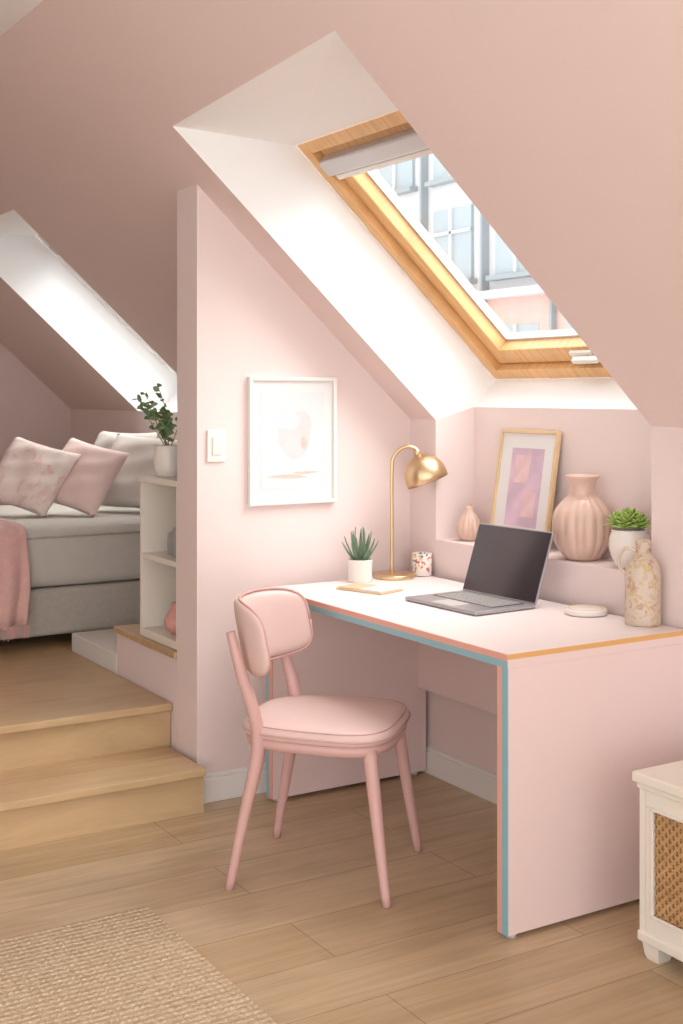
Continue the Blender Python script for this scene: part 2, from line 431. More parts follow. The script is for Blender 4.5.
# ------------------------------------------------------------------ steps / platform
def step(nm, x0, x1, y0, y1, z0, z1, nose=0.02):
    a = box(nm+'_riser', x0, x1, y0+nose, y1, z0, z1-0.028, M_step)
    b = box(nm+'_tread', x0, x1, y0, y1, z1-0.028, z1, M_step, 0.004)
    return [a, b]
P = step('lower', XL, 1.83, 3.885, 4.25, 0, 0.155)
group('wooden_step', (1, 4.0, 0), P)
P = step('platform', XL, 1.845, 4.20, YB, 0, 0.31)
P.append(box('platform_rear', 1.845, K, 5.3, YB, 0, 0.309, M_step))
group('floor_platform', (1, 5.0, 0), P)
a = box('low_wall_body', XP, K, YP+0.172, 4.76, 0, 0.475, M_wall)
b = box('low_wall_cap', XP-0.012, K, YP+0.172, 4.77, 0.475, 0.50, M_step, 0.003)
group('wall_low', (XP, 4.4, 0), [a, b])
box('baseboard_nook', XP, XP+0.9, 4.77, 5.3, 0, 0.385, M_trim, 0.004)

# ------------------------------------------------------------------ shelf unit
sx0, sx1, sy0, sy1, sz0, sz1 = XP+0.006, XP+0.30, YP+0.175, 4.535, 0.501, 1.115
P = [box('side_near', sx0, sx1, sy0, sy0+0.02, sz0, sz1, M_cream, 0.002), box('side_far', sx0, sx1, sy1-0.02, sy1, sz0, sz1, M_cream, 0.002),
     box('top', sx0-0.006, sx1, sy0, sy1+0.004, sz1-0.022, sz1, M_cream, 0.002), box('bottom', sx0, sx1, sy0+0.02, sy1-0.02, sz0, sz0+0.03, M_cream, 0.002),
     box('shelf', sx0, sx1, sy0+0.02, sy1-0.02, 0.80, 0.82, M_cream, 0.002), box('back', sx1, sx1+0.01, sy0, sy1, sz0, sz1, M_framew)]
group('shelf_unit', (sx0, 4.35, sz0), P)
lathe('pink_vase', smooth_prof([(0.02, 0), (0.042, 0.02), (0.048, 0.05), (0.03, 0.085), (0.018, 0.1), (0.024, 0.115)]), M_pinkobj, (sx0+0.07, 4.34, sz0+0.031), 32)
P = [lathe('jar_a', smooth_prof([(0.03, 0), (0.032, 0.04), (0.028, 0.08), (0.02, 0.085)]), M_greyobj, (sx0+0.09, 4.40, 0.821), 24),
     lathe('jar_b', smooth_prof([(0.026, 0), (0.03, 0.05), (0.026, 0.1), (0.018, 0.11)]), M_greyobj, (sx0+0.07, 4.32, 0.821), 24)]
group('storage_jars', (sx0+0.09, 4.4, 0.821), P)

def leaf(verts, faces, base, d, nrm, L, w, segs=4, curl=0.2, prof=None):
    d = d.normalized(); s = d.cross(nrm)
    if s.length < 1e-3: s = d.cross(Vector((1, 0, 0)))
    s.normalize(); n = s.cross(d)
    i0 = len(verts)
    for k in range(segs+1):
        t = k/segs
        ww = w*(prof(t) if prof else math.sin(math.pi*min(0.97, t*0.92+0.06)))
        c = base + d*L*t + n*(-curl*L*t*t)
        verts.append(c-s*ww*0.5+n*0.12*ww); verts.append(c); verts.append(c+s*ww*0.5+n*0.12*ww)
    for k in range(segs):
        a = i0+3*k
        faces.append((a, a+1, a+4, a+3)); faces.append((a+1, a+2, a+5, a+4))

px, py_, pz = XP+0.085, 4.44, sz1+0.001
parts = [lathe('pot', smooth_prof([(0.045, 0), (0.056, 0.03), (0.058, 0.08), (0.052, 0.115), (0.046, 0.115), (0.044, 0.10)]), M_ceramic, (px, py_, pz), 36),
         lathe('soil', [(0.0, 0.098), (0.045, 0.1)], M_soil, (px, py_, pz), 24)]
lv = []; lf = []
for i in range(12):
    a = 2.4*i; r = 0.03+0.09*((i*0.618) % 1)
    top = Vector((px-0.03+r*math.cos(a), py_+0.02+r*math.sin(a), pz+0.18+0.18*((i*0.37+.3) % 1)))
    b0 = Vector((px, py_, pz+0.09)); mid = (b0+top)/2+Vector((random.uniform(-.02, .02), random.uniform(-.02, .02), 0.03))
    parts.append(tube('stem_%d' % i, [b0, mid, top], [0.0018, 0.0015, 0.001], M_stem, 6, interp=4))
    for k in range(10):
        t = 0.35+0.65*k/9
        p = b0.lerp(mid, t*2) if t < 0.5 else mid.lerp(top, t*2-1)
        d = Vector((random.uniform(-1, 1), random.uniform(-1, 1), random.uniform(-0.3, 0.7)))
        nn = Vector((random.uniform(-.6, .2), random.uniform(-1, -.2), random.uniform(0, .8)))
        leaf(lv, lf, p, d, nn, random.uniform(0.024, 0.036), random.uniform(0.017, 0.024))
parts.append(mesh('leaves', lv, lf, M_greenL, True, recalc=False))
group('potted_leafy_plant', (px, py_, pz), parts)

# ------------------------------------------------------------------ bed
bx0, bx1, by0, by1 = 0.72, 2.70, 5.38, 6.70
P = [box('bed_base', bx0, bx1, by0, by1, 0.365, 0.572, M_linen, 0.02, 3),
     box('mattress', bx0+0.01, bx1, by0, by1, 0.577, 0.835, M_linen2, 0.045, 5, smooth=True),
     tube('piping_top', [(bx0+0.02, by0-0.002, 0.80), (bx1-0.02, by0-0.002, 0.80)], 0.005, M_linen, 8)]
for i, (x, y) in enumerate([(bx0+0.1, by0+0.1), (bx1-0.1, by0+0.1), (bx0+0.1, by1-0.1), (bx1-0.1, by1-0.1)]):
    P.append(box('leg_%d' % i, x-0.025, x+0.025, y-0.025, y+0.025, 0.31, 0.366, M_key))
group('bed', (1.7, 6.0, 0.31), P)

def pillowM(loc, yaw, tilt, roll=0):
    n = Vector((math.cos(yaw), math.sin(yaw), 0)); up = Vector((0, 0, 1))
    nn = (n*math.cos(tilt)+up*math.sin(tilt)).normalized()
    v = (up*math.cos(tilt)-n*math.sin(tilt)).normalized()
    u = v.cross(nn).normalized()
    R = Matrix((u, v, nn)).transposed().to_4x4()
    return Matrix.Translation(loc) @ R @ Matrix.Rotation(roll, 4, 'Z')
def seat_on(o, z):
    zs = [(o.matrix_world @ v.co).z for v in o.data.vertices]
    o.matrix_world = Matrix.Translation((0, 0, z-min(zs))) @ o.matrix_world
r_ = math.radians
for nm, w_, h_, t_, loc, yaw, tilt, roll, m_ in (
    ('grey_pillow', 0.56, 0.41, 0.15, (2.46, 5.90, 1.0), 214, 30, -4, M_pillowg),
    ('grey_pillow.001', 0.50, 0.42, 0.14, (2.50, 6.43, 1.0), 196, 22, 0, M_pillowg),
    ('throw_pillow', 0.37, 0.37, 0.12, (2.13, 5.95, 1.0), 220, 33, -14, M_pillowp),
    ('throw_pillow.001', 0.39, 0.37, 0.12, (1.90, 6.05, 1.0), 228, 34, -16, M_pillowf)):
    seat_on(cushion(nm, w_, h_, t_, pillowM(loc, r_(yaw), r_(tilt), r_(roll)), m_), 0.837)

tv = []; tf = []
prof = [(6.2, 0.842), (5.9, 0.843), (5.6, 0.843), (5.45, 0.842), (5.39, 0.832), (5.366, 0.80), (5.358, 0.74), (5.354, 0.66), (5.352, 0.58), (5.35, 0.5), (5.348, 0.43)]
nx = 40
for j, (y, z) in enumerate(prof):
    for i in range(nx+1):
        x = 1.10+0.57*i/nx
        k = max(0, j-4)/6
        tv.append((x+0.015*math.sin(j*1.1)*k, y-0.022*k*(1+math.sin(i*0.9+0.3*j)) if j > 4 else y, z+(0.006*(1+math.sin(i*0.7)) if j <= 4 else 0.008*math.sin(i*.35))))
for j in range(len(prof)-1):
    for i in range(nx):
        a = j*(nx+1)+i; tf.append((a, a+1, a+nx+2, a+nx+1))
th = mesh('blanket_cloth', tv, tf, M_throw, True); md = th.modifiers.new('s', 'SOLIDIFY'); md.thickness = 0.008; md.offset = 1
fv = []; ff = []
for i in range(nx*2):
    x = 1.11+0.55*i/(nx*2-1); y = 5.346-0.022*(1+math.sin(i*0.45+3.0))
    b = len(fv); L = random.uniform(0.045, 0.06)
    fv += [(x-.003, y, 0.435), (x+.003, y, 0.435), (x+.002, y-.004, 0.435-L), (x-.002, y-.004, 0.435-L)]; ff.append((b, b+1, b+2, b+3))
fr = mesh('fringe', fv, ff, M_throw)
group('throw_blanket', (1.4, 5.4, 0.84), [th, fr])

# ------------------------------------------------------------------ desk
dx0, dx1, dy0, dy1 = 2.072, 2.728, 2.567, 3.905
zt = 0.75; pt = 0.042
P = [box('desk_top_slab', dx0+0.004, dx1, dy0+0.002, dy1, zt-0.036, zt, M_desktop, 0.0015),
     box('front_band_coral', dx0, dx0+0.004, dy0, dy1, zt-0.018, zt-0.0005, M_coral),
     box('front_band_blue', dx0, dx0+0.004, dy0, dy1, zt-0.036, zt-0.018, M_blue),
     box('side_band_amber', dx0+0.002, dx1, dy0-0.001, dy0+0.002, zt-0.014, zt-0.0005, M_yellow),
     box('side_band_blush', dx0+0.002, dx1, dy0-0.0006, dy0+0.002, zt-0.036, zt-0.014, M_desk),
     box('panel_near', dx0+0.004, dx1, dy0, dy0+pt, 0.014, zt-0.036, M_desk, 0.0015),
     box('panel_near_band_blue', dx0, dx0+0.004, dy0, dy0+0.022, 0.014, zt-0.036, M_blue),
     box('panel_near_band_coral', dx0, dx0+0.004, dy0+0.022, dy0+pt, 0.014, zt-0.036, M_coral),
     box('panel_far', dx0+0.004, dx1, dy1-pt, dy1, 0.014, zt-0.036, M_desk, 0.0015),
     box('panel_far_band_coral', dx0, dx0+0.004, dy1-pt, dy1-0.02, 0.014, zt-0.036, M_coral),
     box('panel_far_band_blue', dx0, dx0+0.004, dy1-0.02, dy1, 0.014, zt-0.036, M_blue),
     box('modesty_panel', dx1-0.035, dx1-0.015, dy0+pt, dy1-pt, 0.33, zt-0.036, M_desk, 0.001)]
for i, (x, y) in enumerate([(dx0+0.03, dy0+0.021), (dx1-0.04, dy0+0.021), (dx0+0.03, dy1-0.021), (dx1-0.04, dy1-0.021)]):
    P.append(lathe('glide_%d' % i, [(0.012, 0), (0.014, 0.003), (0.014, 0.0145)], M_alu, (x, y, 0), 16))
group('desk', (2.4, 3.2, 0), P)

# ------------------------------------------------------------------ chair
F = Vector((0.690, -0.724, 0)); F.normalize(); S = Vector((-F.y, F.x, 0))
CH = Matrix(((F.x, S.x, 0, 1.926), (F.y, S.y, 0, 3.241), (0, 0, 1, 0), (0, 0, 0, 1)))
def W(f, s, z): return CH @ Vector((f, s, z))
parts = []
def leg(n, pts, rad): parts.append(tube(n, [W(*p) for p in pts], rad, M_chairwood, 16, interp=5))
for sgn, nm in ((-1, 'near'), (1, 'far')):
    leg('rear_leg_'+nm, [(-.232, .222*sgn, 0), (-.19, .20*sgn, .22), (-.155, .185*sgn, .40), (-.165, .19*sgn, .50), (-.205, .198*sgn, .63), (-.235, .20*sgn, .74)],
        [.0125, .017, .0205, .019, .0165, .013])
    leg('front_leg_'+nm, [(.235, .222*sgn, 0), (.205, .20*sgn, .2), (.175, .178*sgn, .42)], [.0125, .017, .021])
def outline(hf, hs, n=72, e=3.4, taper=0.08):
    o = []
    for i in range(n):
        a = 2*math.pi*i/n
        c, s = math.cos(a), math.sin(a)
        x = math.copysign(abs(c)**(2/e), c)*hf; y = math.copysign(abs(s)**(2/e), s)*hs
        y *= 1+taper*x/hf
        o.append((x, y))
    return o
O = outline(0.234, 0.226)
parts.append(slab('seat_frame', O, [(0.90, 0.402), (0.955, 0.406), (0.97, 0.42), (0.955, 0.434)], M_chairwood, CH))
parts.append(slab('seat_cushion', O, [(0.93, 0.432), (0.985, 0.437), (1.0, 0.447), (1.0, 0.454), (0.985, 0.463), (0.94, 0.471), (0.85, 0.477), (0.6, 0.481), (0.3, 0.482)], M_leather, CH))
pp = [W(x*1.002, y*1.002, 0.450) for x, y in O]; pp.append(pp[0]); pp.append(pp[1])
parts.append(tube('seat_piping', pp, 0.0035, M_piping, 8))
pp = [W(x*.955, y*.955, 0.4695) for x, y in O]; pp.append(pp[0]); pp.append(pp[1])
parts.append(tube('seat_seam', pp, 0.002, M_piping, 6))
def backrest(name, R, phi, z0, z1, th, f0, m, puff=0.012, e=4.6):
    nu, nv = 48, 16; V = []; Fc = []
    zm, hz = (z0+z1)/2, (z1-z0)/2
    for side_ in (1, -1):
        for i in range(nu+1):
            for j in range(nv+1):
                q = -1+2*i/nu; u = math.copysign(abs(math.sin(q*math.pi/2)), q); v = -1+2*j/nv
                lim = max(0.0, 1-abs(u)**e)**(1/e)
                z = zm+hz*v*(0.02+0.98*lim)
                k = (max(0, 1-abs(u)**6)**0.5)*(max(0, 1-abs(v)**6)**0.5)
                a = phi*u
                t = side_*(th/2)*k + (puff*k if side_ > 0 else 0)
                rr = R-t
                V.append(W(f0+R-rr*math.cos(a) - (z-z0)*0.20, rr*math.sin(a), z))
    N = (nu+1)*(nv+1)
    for s_ in (0, 1):
        for i in range(nu):
            for j in range(nv):
                a = s_*N+i*(nv+1)+j; Fc.append((a, a+1, a+nv+2, a+nv+1))
    o = mesh(name, V, Fc, m, True)
    bm = bmesh.new(); bm.from_mesh(o.data); bmesh.ops.remove_doubles(bm, verts=bm.verts, dist=0.0008); bmesh.ops.recalc_face_normals(bm, faces=bm.faces); bm.to_mesh(o.data); bm.free()
    for p in o.data.polygons: p.use_smooth = True
    return o
bz0, bz1, be = 0.602, 0.820, 4.2
parts.append(backrest('backrest_shell', 0.262, math.radians(60), bz0, bz1, 0.03, -0.228, M_leather, puff=0.006, e=be))
pp = []
for i in range(121):
    a = 2*math.pi*i/120; c, s = math.cos(a), math.sin(a)
    u = math.copysign(abs(c)**(2/be), c)*0.985; v = math.copysign(abs(s)**(2/be), s)*0.985
    z = (bz0+bz1)/2+(bz1-bz0)/2*v; an = math.radians(60)*u; R = 0.262-0.008
    pp.append(W(-0.228+0.262-R*math.cos(an)-(z-bz0)*0.20, R*math.sin(an), z))
parts.append(tube('backrest_piping', pp, 0.004, M_piping, 8))
group('desk_chair', (1.926, 3.241, 0), parts)

# ------------------------------------------------------------------ laptop
LP = Matrix.Translation((2.458, 3.240, zt+0.001)) @ Matrix.Rotation(math.radians(3), 4, 'Z')
lw, ld = 0.36, 0.25
P = [box('laptop_base', -ld/2, ld/2, -lw/2, lw/2, 0.001, 0.013, M_space, 0.005, 3, M=LP),
     box('keyboard_well', -0.03, ld/2-0.02, -lw/2+0.03, lw/2-0.03, 0.0128, 0.0138, M_key, 0, M=LP),
     box('trackpad', -ld/2+0.012, -0.04, -0.055, 0.055, 0.0128, 0.0135, M_alu, 0, M=LP)]
kv = []; kf = []
for r in range(6):
    for c in range(14):
        x0 = -0.026+r*0.0212; y0 = -lw/2+0.039+c*0.0202
        b = len(kv)
        for (dx, dy) in ((0, 0), (0.017, 0), (0.017, 0.017), (0, 0.017)): kv.append((x0+dx, y0+dy, 0.0138))
        for (dx, dy) in ((0.001, 0.001), (0.016, 0.001), (0.016, 0.016), (0.001, 0.016)): kv.append((x0+dx, y0+dy, 0.0152))
        kf += [(b+4, b+5, b+6, b+7), (b, b+1, b+5, b+4), (b+1, b+2, b+6, b+5), (b+2, b+3, b+7, b+6), (b+3, b, b+4, b+7)]
ko = mesh('keys', kv, kf, M_greyobj); ko.matrix_world = LP; P.append(ko)
HM = LP @ Matrix.Translation((ld/2-0.004, 0, 0.012)) @ Matrix.Rotation(math.radians(19), 4, 'Y')
P += [box('lid', 0, 0.007, -lw/2, lw/2, 0, 0.238, M_space, 0.003, 2, M=HM),
      box('screen', -0.0012, 0.0, -lw/2+0.004, lw/2-0.004, 0.006, 0.234, M_dark, 0, M=HM)]
group('laptop', (2.458, 3.24, zt), P)

# ------------------------------------------------------------------ desk lamp
lx, ly = 2.585, 3.865
right = Vector((0.8537, -0.5207, 0))
L0 = Vector((lx, ly, zt))
sb = L0-right*0.008
pts = [sb+Vector((0, 0, 0.012)), sb+Vector((0, 0, 0.2)), sb+Vector((0, 0, 0.40)), sb+right*0.006+Vector((0, 0, 0.445)), sb+right*0.032+Vector((0, 0, 0.476)), sb+right*0.066+Vector((0, 0, 0.486)), sb+right*0.096+Vector((0, 0, 0.472))]
P = [lathe('lamp_base', [(0.0, 0), (0.076, 0), (0.078, 0.004), (0.078, 0.012), (0.074, 0.016), (0.0, 0.018)], M_brass, tuple(L0), 64),
     tube('lamp_stem', pts, 0.007, M_brass, 14, interp=5)]
axis = (Vector((0, 0, 1))*0.93 - right*0.36).normalized()
q = Vector((0, 0, 1)).rotation_difference(axis).to_matrix().to_4x4()
dome = [(0.0, 0.104), (0.018, 0.102)] + [(0.080*math.sin(a), 0.020+0.083*math.cos(a)) for a in [math.radians(t) for t in range(20, 91, 7)]] + [(0.080, 0.0), (0.077, 0.0)] + [(0.077*math.sin(a), 0.018+0.080*math.cos(a)) for a in [math.radians(t) for t in range(88, 2, -9)]] + [(0, 0.097)]
dc = sb+right*0.134+Vector((0, 0, 0.356))
P.append(lathe('lamp_shade', dome, M_brass, tuple(dc), 64, M=q))
P.append(lathe('lamp_socket', [(0, 0.098), (0.013, 0.098), (0.013, 0.128), (0, 0.130)], M_brass, tuple(dc), 24, M=q))
P.append(lathe('lamp_bulb', [(0.0, 0.015), (0.015, 0.02), (0.022, 0.035), (0.018, 0.055), (0.010, 0.09)], M_ceramic, tuple(dc), 24, M=q))
group('desk_lamp', tuple(L0), P)

# ------------------------------------------------------------------ aloe pot
ax, ay = 2.425, 3.845
parts = [lathe('pot', smooth_prof([(0.040, 0), (0.043, 0.003), (0.043, 0.04), (0.044, 0.078), (0.040, 0.078), (0.038, 0.068)], 4), M_ceramic, (ax, ay, zt+.001), 40),
         lathe('soil', [(0, 0.067), (0.039, 0.067)], M_soil, (ax, ay, zt+.001), 24)]
lv = []; lf = []
for i in range(17):
    a = i*2.4; tilt = 0.12+0.05*i
    d = Vector((math.cos(a)*math.sin(tilt), math.sin(a)*math.sin(tilt), math.cos(tilt)))
    base = Vector((ax+0.012*math.cos(a), ay+0.012*math.sin(a), zt+0.066))
    leaf(lv, lf, base, d, Vector((-d.y, d.x, 0.01)).cross(d), 0.134-0.0028*i, 0.019, 6, 0.12, prof=lambda t: (1-t)**0.75*(0.8+0.5*t)+0.02)
o = mesh('blades', lv, lf, M_greenA, True, recalc=False); md = o.modifiers.new('s', 'SOLIDIFY'); md.thickness = 0.003
parts.append(o)
group('potted_aloe', (ax, ay, zt), parts)

NM = Matrix.Translation((2.345, 3.66, zt+0.001)) @ Matrix.Rotation(math.radians(18), 4, 'Z')
P = [box('cover_left', -0.06, 0.06, -0.10, 0.0, 0, 0.006, M_notebook, 0.001, M=NM), box('cover_right', -0.06, 0.06, 0.002, 0.10, 0, 0.006, M_notebook, 0.001, M=NM),
     box('pages_left', -0.055, 0.055, -0.095, -0.002, 0.006, 0.011, M_mount, 0.001, M=NM), box('pages_right', -0.055, 0.055, 0.003, 0.095, 0.006, 0.010, M_notebook, 0.001, M=NM)]
group('open_notebook', (2.345, 3.66, zt), P)

lathe('patterned_cup', [(0.0, 0.0), (0.034, 0.0), (0.037, 0.004), (0.037, 0.084), (0.034, 0.084), (0.034, 0.01), (0, 0.008)], M_cup, (2.703, 3.852, zt+.001), 40)

kx, ky = 2.662, 2.915
P = [lathe('dish', [(0, 0), (0.062, 0), (0.066, 0.004), (0.066, 0.014), (0.062, 0.018), (0, 0.018)], M_ceramic, (kx, ky, zt+.001), 56),
     lathe('dish_rim', [(0.050, 0.017), (0.052, 0.0195), (0.054, 0.0195), (0.056, 0.017)], M_framew, (kx, ky, zt+.001), 56)]
me = P[1].data; bm = bmesh.new(); bm.from_mesh(me)
bmesh.ops.delete(bm, geom=[f for f in bm.faces if len(f.verts) > 4], context='FACES'); bm.to_mesh(me); bm.free()
group('round_coaster', (kx, ky, zt), P)

bxx, byy = 2.690, 2.700
P = [lathe('bottle_body', smooth_prof([(0.0, 0), (0.045, 0.0), (0.052, 0.01), (0.052, 0.09), (0.052, 0.15), (0.046, 0.182), (0.025, 0.206), (0.018, 0.218), (0.022, 0.232), (0.023, 0.246), (0.015, 0.248)], 4), M_bottlepat, (bxx, byy, zt+.001), 48)]
c = Vector((bxx, byy, zt))
hd = -right
P.append(tube('bottle_handle', [c+hd*0.02+Vector((0, 0, .218)), c+hd*0.05+Vector((0, 0, .225)), c+hd*0.072+Vector((0, 0, .198)), c+hd*0.066+Vector((0, 0, .165)), c+hd*0.048+Vector((0, 0, .15))], 0.0055, M_bottle, 10, interp=5))
group('stoneware_bottle', (bxx, byy, zt), P)

# ------------------------------------------------------------------ ledge items
lathe('ribbed_vase', smooth_prof([(0.0, 0.0), (0.05, 0.0), (0.068, 0.018), (0.092, 0.06), (0.0985, 0.11), (0.092, 0.155), (0.064, 0.192), (0.046, 0.208), (0.042, 0.225), (0.044, 0.25), (0.056, 0.272), (0.052, 0.274), (0.038, 0.25), (0.03, 0.22)], 5), M_vase, (2.830, 3.117, LZ+.001), 144, ribs=16, ribamp=0.08, ribrange=(0.0, 0.22))
sxx, syy = 2.822, 2.890
parts = [lathe('pot', smooth_prof([(0.0, 0), (0.035, 0.0), (0.045, 0.012), (0.062, 0.05), (0.064, 0.085), (0.056, 0.112), (0.058, 0.118), (0.052, 0.119), (0.05, 0.105)], 4), M_ceramic, (sxx, syy, LZ+.001), 48),
         lathe('soil', [(0, 0.108), (0.051, 0.106)], M_soil, (sxx, syy, LZ+.001), 24)]
lv = []; lf = []
for (cx, cy, s) in ((0, 0, 1.0), (-0.03, -0.018, .75), (0.01, -0.035, .7), (-0.02, 0.03, .75), (0.03, 0.015, .7)):
    for i in range(26):
        a = i*2.4; tilt = 1.3-0.046*i
        d = Vector((math.cos(a)*math.sin(tilt), math.sin(a)*math.sin(tilt), math.cos(tilt)))
        base = Vector((sxx+cx, syy+cy, LZ+0.115+0.016*s+i*0.0008))
        leaf(lv, lf, base, d, Vector((-d.y, d.x, 0.01)).cross(d), 0.048*s*(1-0.014*i)+.008, 0.021*s, 5, -0.25, prof=lambda t: math.sin(math.pi*(0.12+0.86*t**1.2))**0.6)
o = mesh('rosettes', lv, lf, M_greenS, True, recalc=False); md = o.modifiers.new('s', 'SOLIDIFY'); md.thickness = 0.003
parts.append(o)
group('potted_succulent', (sxx, syy, LZ), parts)
P = [lathe('gourd_body', smooth_prof([(0.0, 0.0), (0.03, 0.0), (0.045, 0.02), (0.05, 0.045), (0.040, 0.075), (0.022, 0.1), (0.014, 0.115), (0.010, 0.125), (0.0, 0.128)], 5), M_vase, (2.835, 3.735, LZ+.001), 96, ribs=12, ribamp=0.10, ribrange=(0, 0.115)),
     tube('gourd_stem', [(2.835, 3.735, LZ+.122), (2.838, 3.733, LZ+.135), (2.846, 3.729, LZ+.145)], [.004, .003, .003], M_framew, 8)]
group('ceramic_gourd', (2.835, 3.735, LZ), P)

lean = math.atan2(0.065, 0.42)
FM = Matrix.Translation((2.842, 3.478, LZ+0.001)) @ Matrix.Rotation(lean, 4, 'Y')
fw_, fh = 0.315, 0.42
P = [box('frame_left', 0, 0.018, fw_/2-0.012, fw_/2, 0, fh, M_framew, 0.002, M=FM), box('frame_right', 0, 0.018, -fw_/2, -fw_/2+0.012, 0, fh, M_framew, 0.002, M=FM),
     box('frame_top', 0, 0.018, -fw_/2+0.012, fw_/2-0.012, fh-0.012, fh, M_framew, 0.002, M=FM), box('frame_bottom', 0, 0.018, -fw_/2+0.012, fw_/2-0.012, 0, 0.012, M_framew, 0.002, M=FM),
     box('mat_board', 0.008, 0.014, -fw_/2+0.012, fw_/2-0.012, 0.012, fh-0.012, M_mount, 0, M=FM),
     box('print', 0.0065, 0.008, -0.09, 0.085, 0.075, fh-0.065, M_artm, 0, M=FM),
     box('print_block', 0.0055, 0.0065, -0.07, 0.0, 0.11, 0.21, M_artm2, 0.0, M=FM),
     box('print_block_b', 0.0055, 0.0065, -0.02, 0.06, 0.23, 0.33, M_artm2, 0.0, M=FM)]
group('framed_print', (2.85, 3.46, LZ), P)

# ------------------------------------------------------------------ wall picture
fx0, fx1, fz0, fz1, fy = 2.045, 2.408, 1.03, 1.492, YP
t = 0.014
P = [box('frame_left', fx0, fx0+t, fy-0.022, fy, fz0, fz1, M_trim, 0.002), box('frame_right', fx1-t, fx1, fy-0.022, fy, fz0, fz1, M_trim, 0.002),
     box('frame_top', fx0+t, fx1-t, fy-0.022, fy, fz1-t, fz1, M_trim, 0.002), box('frame_bottom', fx0+t, fx1-t, fy-0.022, fy, fz0, fz0+t, M_trim, 0.002),
     box('mat_board', fx0+t, fx1-t, fy-0.010, fy-0.002, fz0+t, fz1-t, M_mount), box('paper', fx0+0.05, fx1-0.05, fy-0.0112, fy-0.010, fz0+0.055, fz1-0.055, M_paper)]
def blob(nm, cx, cz, rx, rz, m, yy, seed, amp=0.12):
    rnd = random.Random(seed); ph = [rnd.uniform(0, 6.28) for _ in range(3)]
    v = []
    for i in range(48):
        a = 2*math.pi*i/48; k = 1+amp*math.sin(2*a+ph[0])+amp*0.6*math.sin(3*a+ph[1])+amp*.3*math.sin(5*a+ph[2])
        v.append((cx+rx*k*math.cos(a), yy, cz+rz*k*math.sin(a)))
    return mesh(nm, v, [tuple(range(48))], m, recalc=False)
mx_, mz_ = (fx0+fx1)/2, (fz0+fz1)/2
P += [blob('shape_pink', mx_+0.01, mz_+0.02, 0.062, 0.095, M_artp, fy-0.0116, 1), blob('shape_blue', mx_-0.025, mz_+0.075, 0.048, 0.042, M_artb, fy-0.0120, 3),
      blob('shape_coral', mx_-0.02, mz_-0.130, 0.080, 0.006, M_artc, fy-0.0120, 5, 0.2), blob('shape_coral_b', mx_+0.05, mz_-0.118, 0.04, 0.005, M_artc, fy-0.0122, 8, 0.2),
      blob('shape_dot', mx_+0.045, mz_-0.01, 0.012, 0.024, M_artc, fy-0.0122, 9, 0.1)]
group('wall_picture_frame', (mx_, fy, fz0), P)

P = [box('plate', 1.885, 1.955, fy-0.009, fy, 1.19, 1.305, M_trim, 0.004, 3), box('rocker', 1.903, 1.937, fy-0.014, fy-0.008, 1.215, 1.28, M_ceramic, 0.003, 2)]
group('light_switch', (1.92, fy, 1.25), P)

# ------------------------------------------------------------------ cane cabinet
cx0, cx1, cy0, cy1 = 2.305, 2.72, 1.60, 2.325
sw_ = 0.042
P = [box('cabinet_top', cx0-0.015, cx1, cy0-0.015, cy1+0.015, 0.445, 0.472, M_cream, 0.006, 3),
     box('top_moulding', cx0-0.006, cx1, cy0-0.006, cy1+0.006, 0.43, 0.445, M_cream, 0.004, 3),
     box('side_far', cx0, cx1, cy1-0.02, cy1, 0.06, 0.43, M_cream), box('side_near', cx0, cx1, cy0, cy0+0.02, 0.06, 0.43, M_cream),
     box('back', cx1-0.01, cx1, cy0+0.02, cy1-0.02, 0.06, 0.43, M_cream), box('bottom', cx0+0.01, cx1-0.01, cy0+0.02, cy1-0.02, 0.06, 0.08, M_cream),
     box('front_rail_top', cx0, cx0+0.02, cy0+0.02, cy1-0.02, 0.39, 0.43, M_cream, 0.002), box('front_rail_bottom', cx0, cx0+0.02, cy0+0.02, cy1-0.02, 0.06, 0.115, M_cream, 0.002),
     box('front_stile_far', cx0, cx0+0.02, cy1-sw_, cy1-0.02, 0.115, 0.39, M_cream, 0.002), box('front_stile_near', cx0, cx0+0.02, cy0+0.02, cy0+sw_, 0.115, 0.39, M_cream, 0.002),
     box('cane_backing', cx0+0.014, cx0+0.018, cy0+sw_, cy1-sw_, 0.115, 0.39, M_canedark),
     box('front_bead_top', cx0-0.004, cx0+0.002, cy0+sw_, cy1-sw_, 0.383, 0.391, M_cream, 0.002), box('front_bead_bottom', cx0-0.004, cx0+0.002, cy0+sw_, cy1-sw_, 0.114, 0.122, M_cream, 0.002),
     box('front_bead_far', cx0-0.004, cx0+0.002, cy1-sw_-0.006, cy1-sw_+0.002, 0.114, 0.391, M_cream, 0.002),
     box('skirt', cx0-0.006, cx0+0.016, cy0, cy1+0.004, 0.045, 0.07, M_cream, 0.004)]
kv = []; kf = []
ya, yb, za, zb = cy0+sw_, cy1-sw_, 0.115, 0.39
H = zb-za
def strip(p, q, w, x):
    d = Vector((0, q[0]-p[0], q[1]-p[1])); 
    if d.length < 1e-4: return
    n = Vector((0, -d.z, d.y)).normalized()*w/2; b = len(kv)
    kv.extend([Vector((x, p[0], p[1]))-n, Vector((x, p[0], p[1]))+n, Vector((x, q[0], q[1]))+n, Vector((x, q[0], q[1]))-n]); kf.append((b, b+1, b+2, b+3))
sp = 0.024
s = ya-H
while s < yb+H:
    t0 = max(0, ya-s); t1 = min(H, yb-s)
    if t1 > t0: strip((s+t0, za+t0), (s+t1, za+t1), 0.0075, cx0+0.0105)
    t0 = max(0, s-yb); t1 = min(H, s-ya)
    if t1 > t0: strip((s-t0, za+t0), (s-t1, za+t1), 0.0075, cx0+0.0095)
    s += sp
s = ya
while s < yb: strip((s, za), (s, zb), 0.0035, cx0+0.0115); s += sp/2
s = za
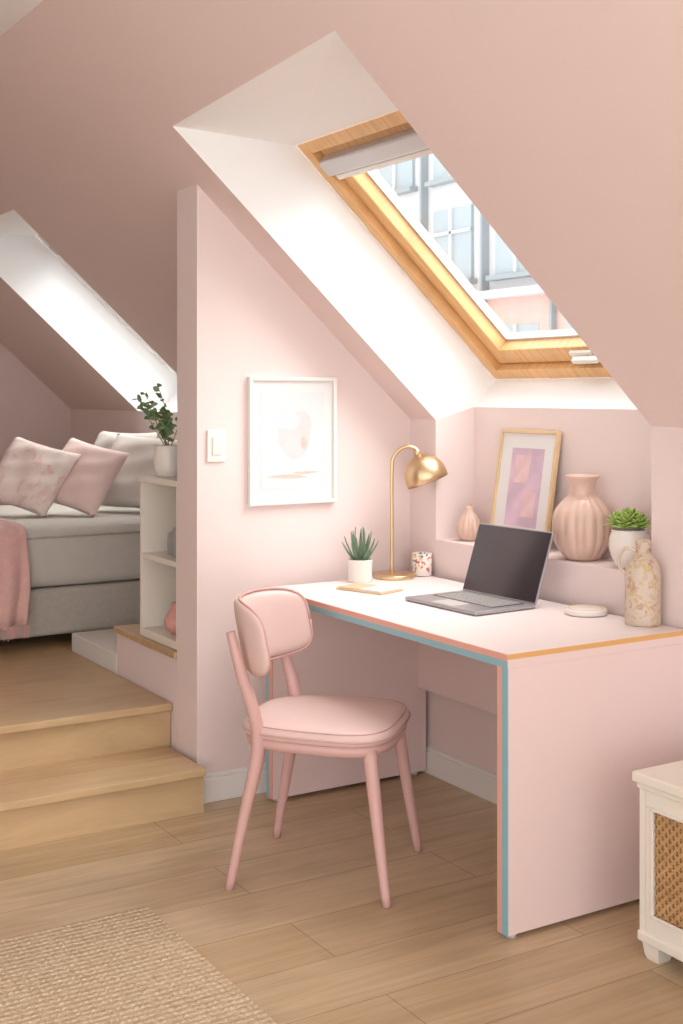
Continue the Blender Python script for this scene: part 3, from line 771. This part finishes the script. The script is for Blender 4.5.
while s < zb: strip((ya, s), (yb, s), 0.0035, cx0+0.0115); s += sp/2
P.append(mesh('cane_weave', kv, kf, M_cane, recalc=False))
for i, (x, y) in enumerate([(cx0+0.03, cy1-0.035), (cx0+0.03, cy0+0.035), (cx1-0.04, cy1-0.035), (cx1-0.04, cy0+0.035)]):
    P.append(lathe('foot_%d' % i, [(0.028, 0), (0.034, 0.012), (0.040, 0.045), (0.042, 0.06)], M_cream, (x, y, 0), 4, M=Matrix.Rotation(math.pi/4, 4, 'Z'), smooth=False))
group('cane_cabinet', (2.5, 1.96, 0), P)

# ------------------------------------------------------------------ rug
rx0, rx1, ry0, ry1 = -0.6, 1.352, 1.0, 3.25
box('jute_rug', rx0, rx1, ry0, ry1, 0.0, 0.011, M_rug, 0.005, 3)

# ------------------------------------------------------------------ exterior building
P = []
fx = 13.0
P.append(box('facade_wall', fx, fx+1, 2, 40, -6, 6.9, M_fac))
P.append(box('facade_parapet', fx-0.2, fx+1, 2, 40, 6.9, 7.1, M_facg))
P.append(box('facade_brick_base', fx-0.05, fx, 2, 40, -6, 3.0, M_facr))
P.append(box('facade_cornice', fx-0.3, fx, 2, 40, 3.0, 3.12, M_fac))
y = 3.0; i = 0
while y < 39:
    P.append(box('facade_pier_%d' % i, fx-0.16, fx, y-0.42, y-0.36, -6, 6.9, M_facg))
    for z in (-0.6, 1.3, 3.4, 5.2):
        P.append(box('facade_glass_%d' % i, fx-0.06, fx+0.01, y, y+1.1, z, z+1.25, M_facw))
        P.append(box('facade_mullion_%d' % i, fx-0.1, fx-0.05, y+0.52, y+0.58, z, z+1.25, M_fac))
        P.append(box('facade_transom_%d' % i, fx-0.1, fx-0.05, y, y+1.1, z+0.8, z+0.85, M_fac))
        P.append(box('facade_sill_%d' % i, fx-0.18, fx, y-0.1, y+1.2, z-0.1, z-0.02, M_facg)); i += 1
    y += 1.75
group('neighbouring_building', (fx, 20, -6), P)

# ------------------------------------------------------------------ light
w = bpy.data.worlds.new('overcast_sky'); sc.world = w; w.use_nodes = True
bg = w.node_tree.nodes['Background']; bg.inputs[0].default_value = (0.98, 0.985, 1.0, 1); bg.inputs[1].default_value = 2.55
sd = bpy.data.lights.new('sun', 'SUN'); sd.energy = 10.0; sd.angle = math.radians(75); sd.color = (1, 0.985, 0.955)
so = bpy.data.objects.new('sun', sd); C.collection.objects.link(so)
so.rotation_euler = Vector((-0.52, 0.24, -0.82)).to_track_quat('-Z', 'Y').to_euler(); so.location = (6, 0, 8)

# ------------------------------------------------------------------ camera
cd = bpy.data.cameras.new('camera'); co = bpy.data.objects.new('camera', cd); C.collection.objects.link(co)
co.location = (0, 0, 1.43); co.rotation_euler = (math.radians(90), 0, -math.atan2(0.5207, 0.8537))
cd.sensor_width = 36; cd.lens = 1254/1024*36; cd.shift_y = -(512-394)/1024; cd.clip_end = 200
cd.dof.use_dof = True; cd.dof.focus_distance = 3.8; cd.dof.aperture_fstop = 9
sc.camera = co
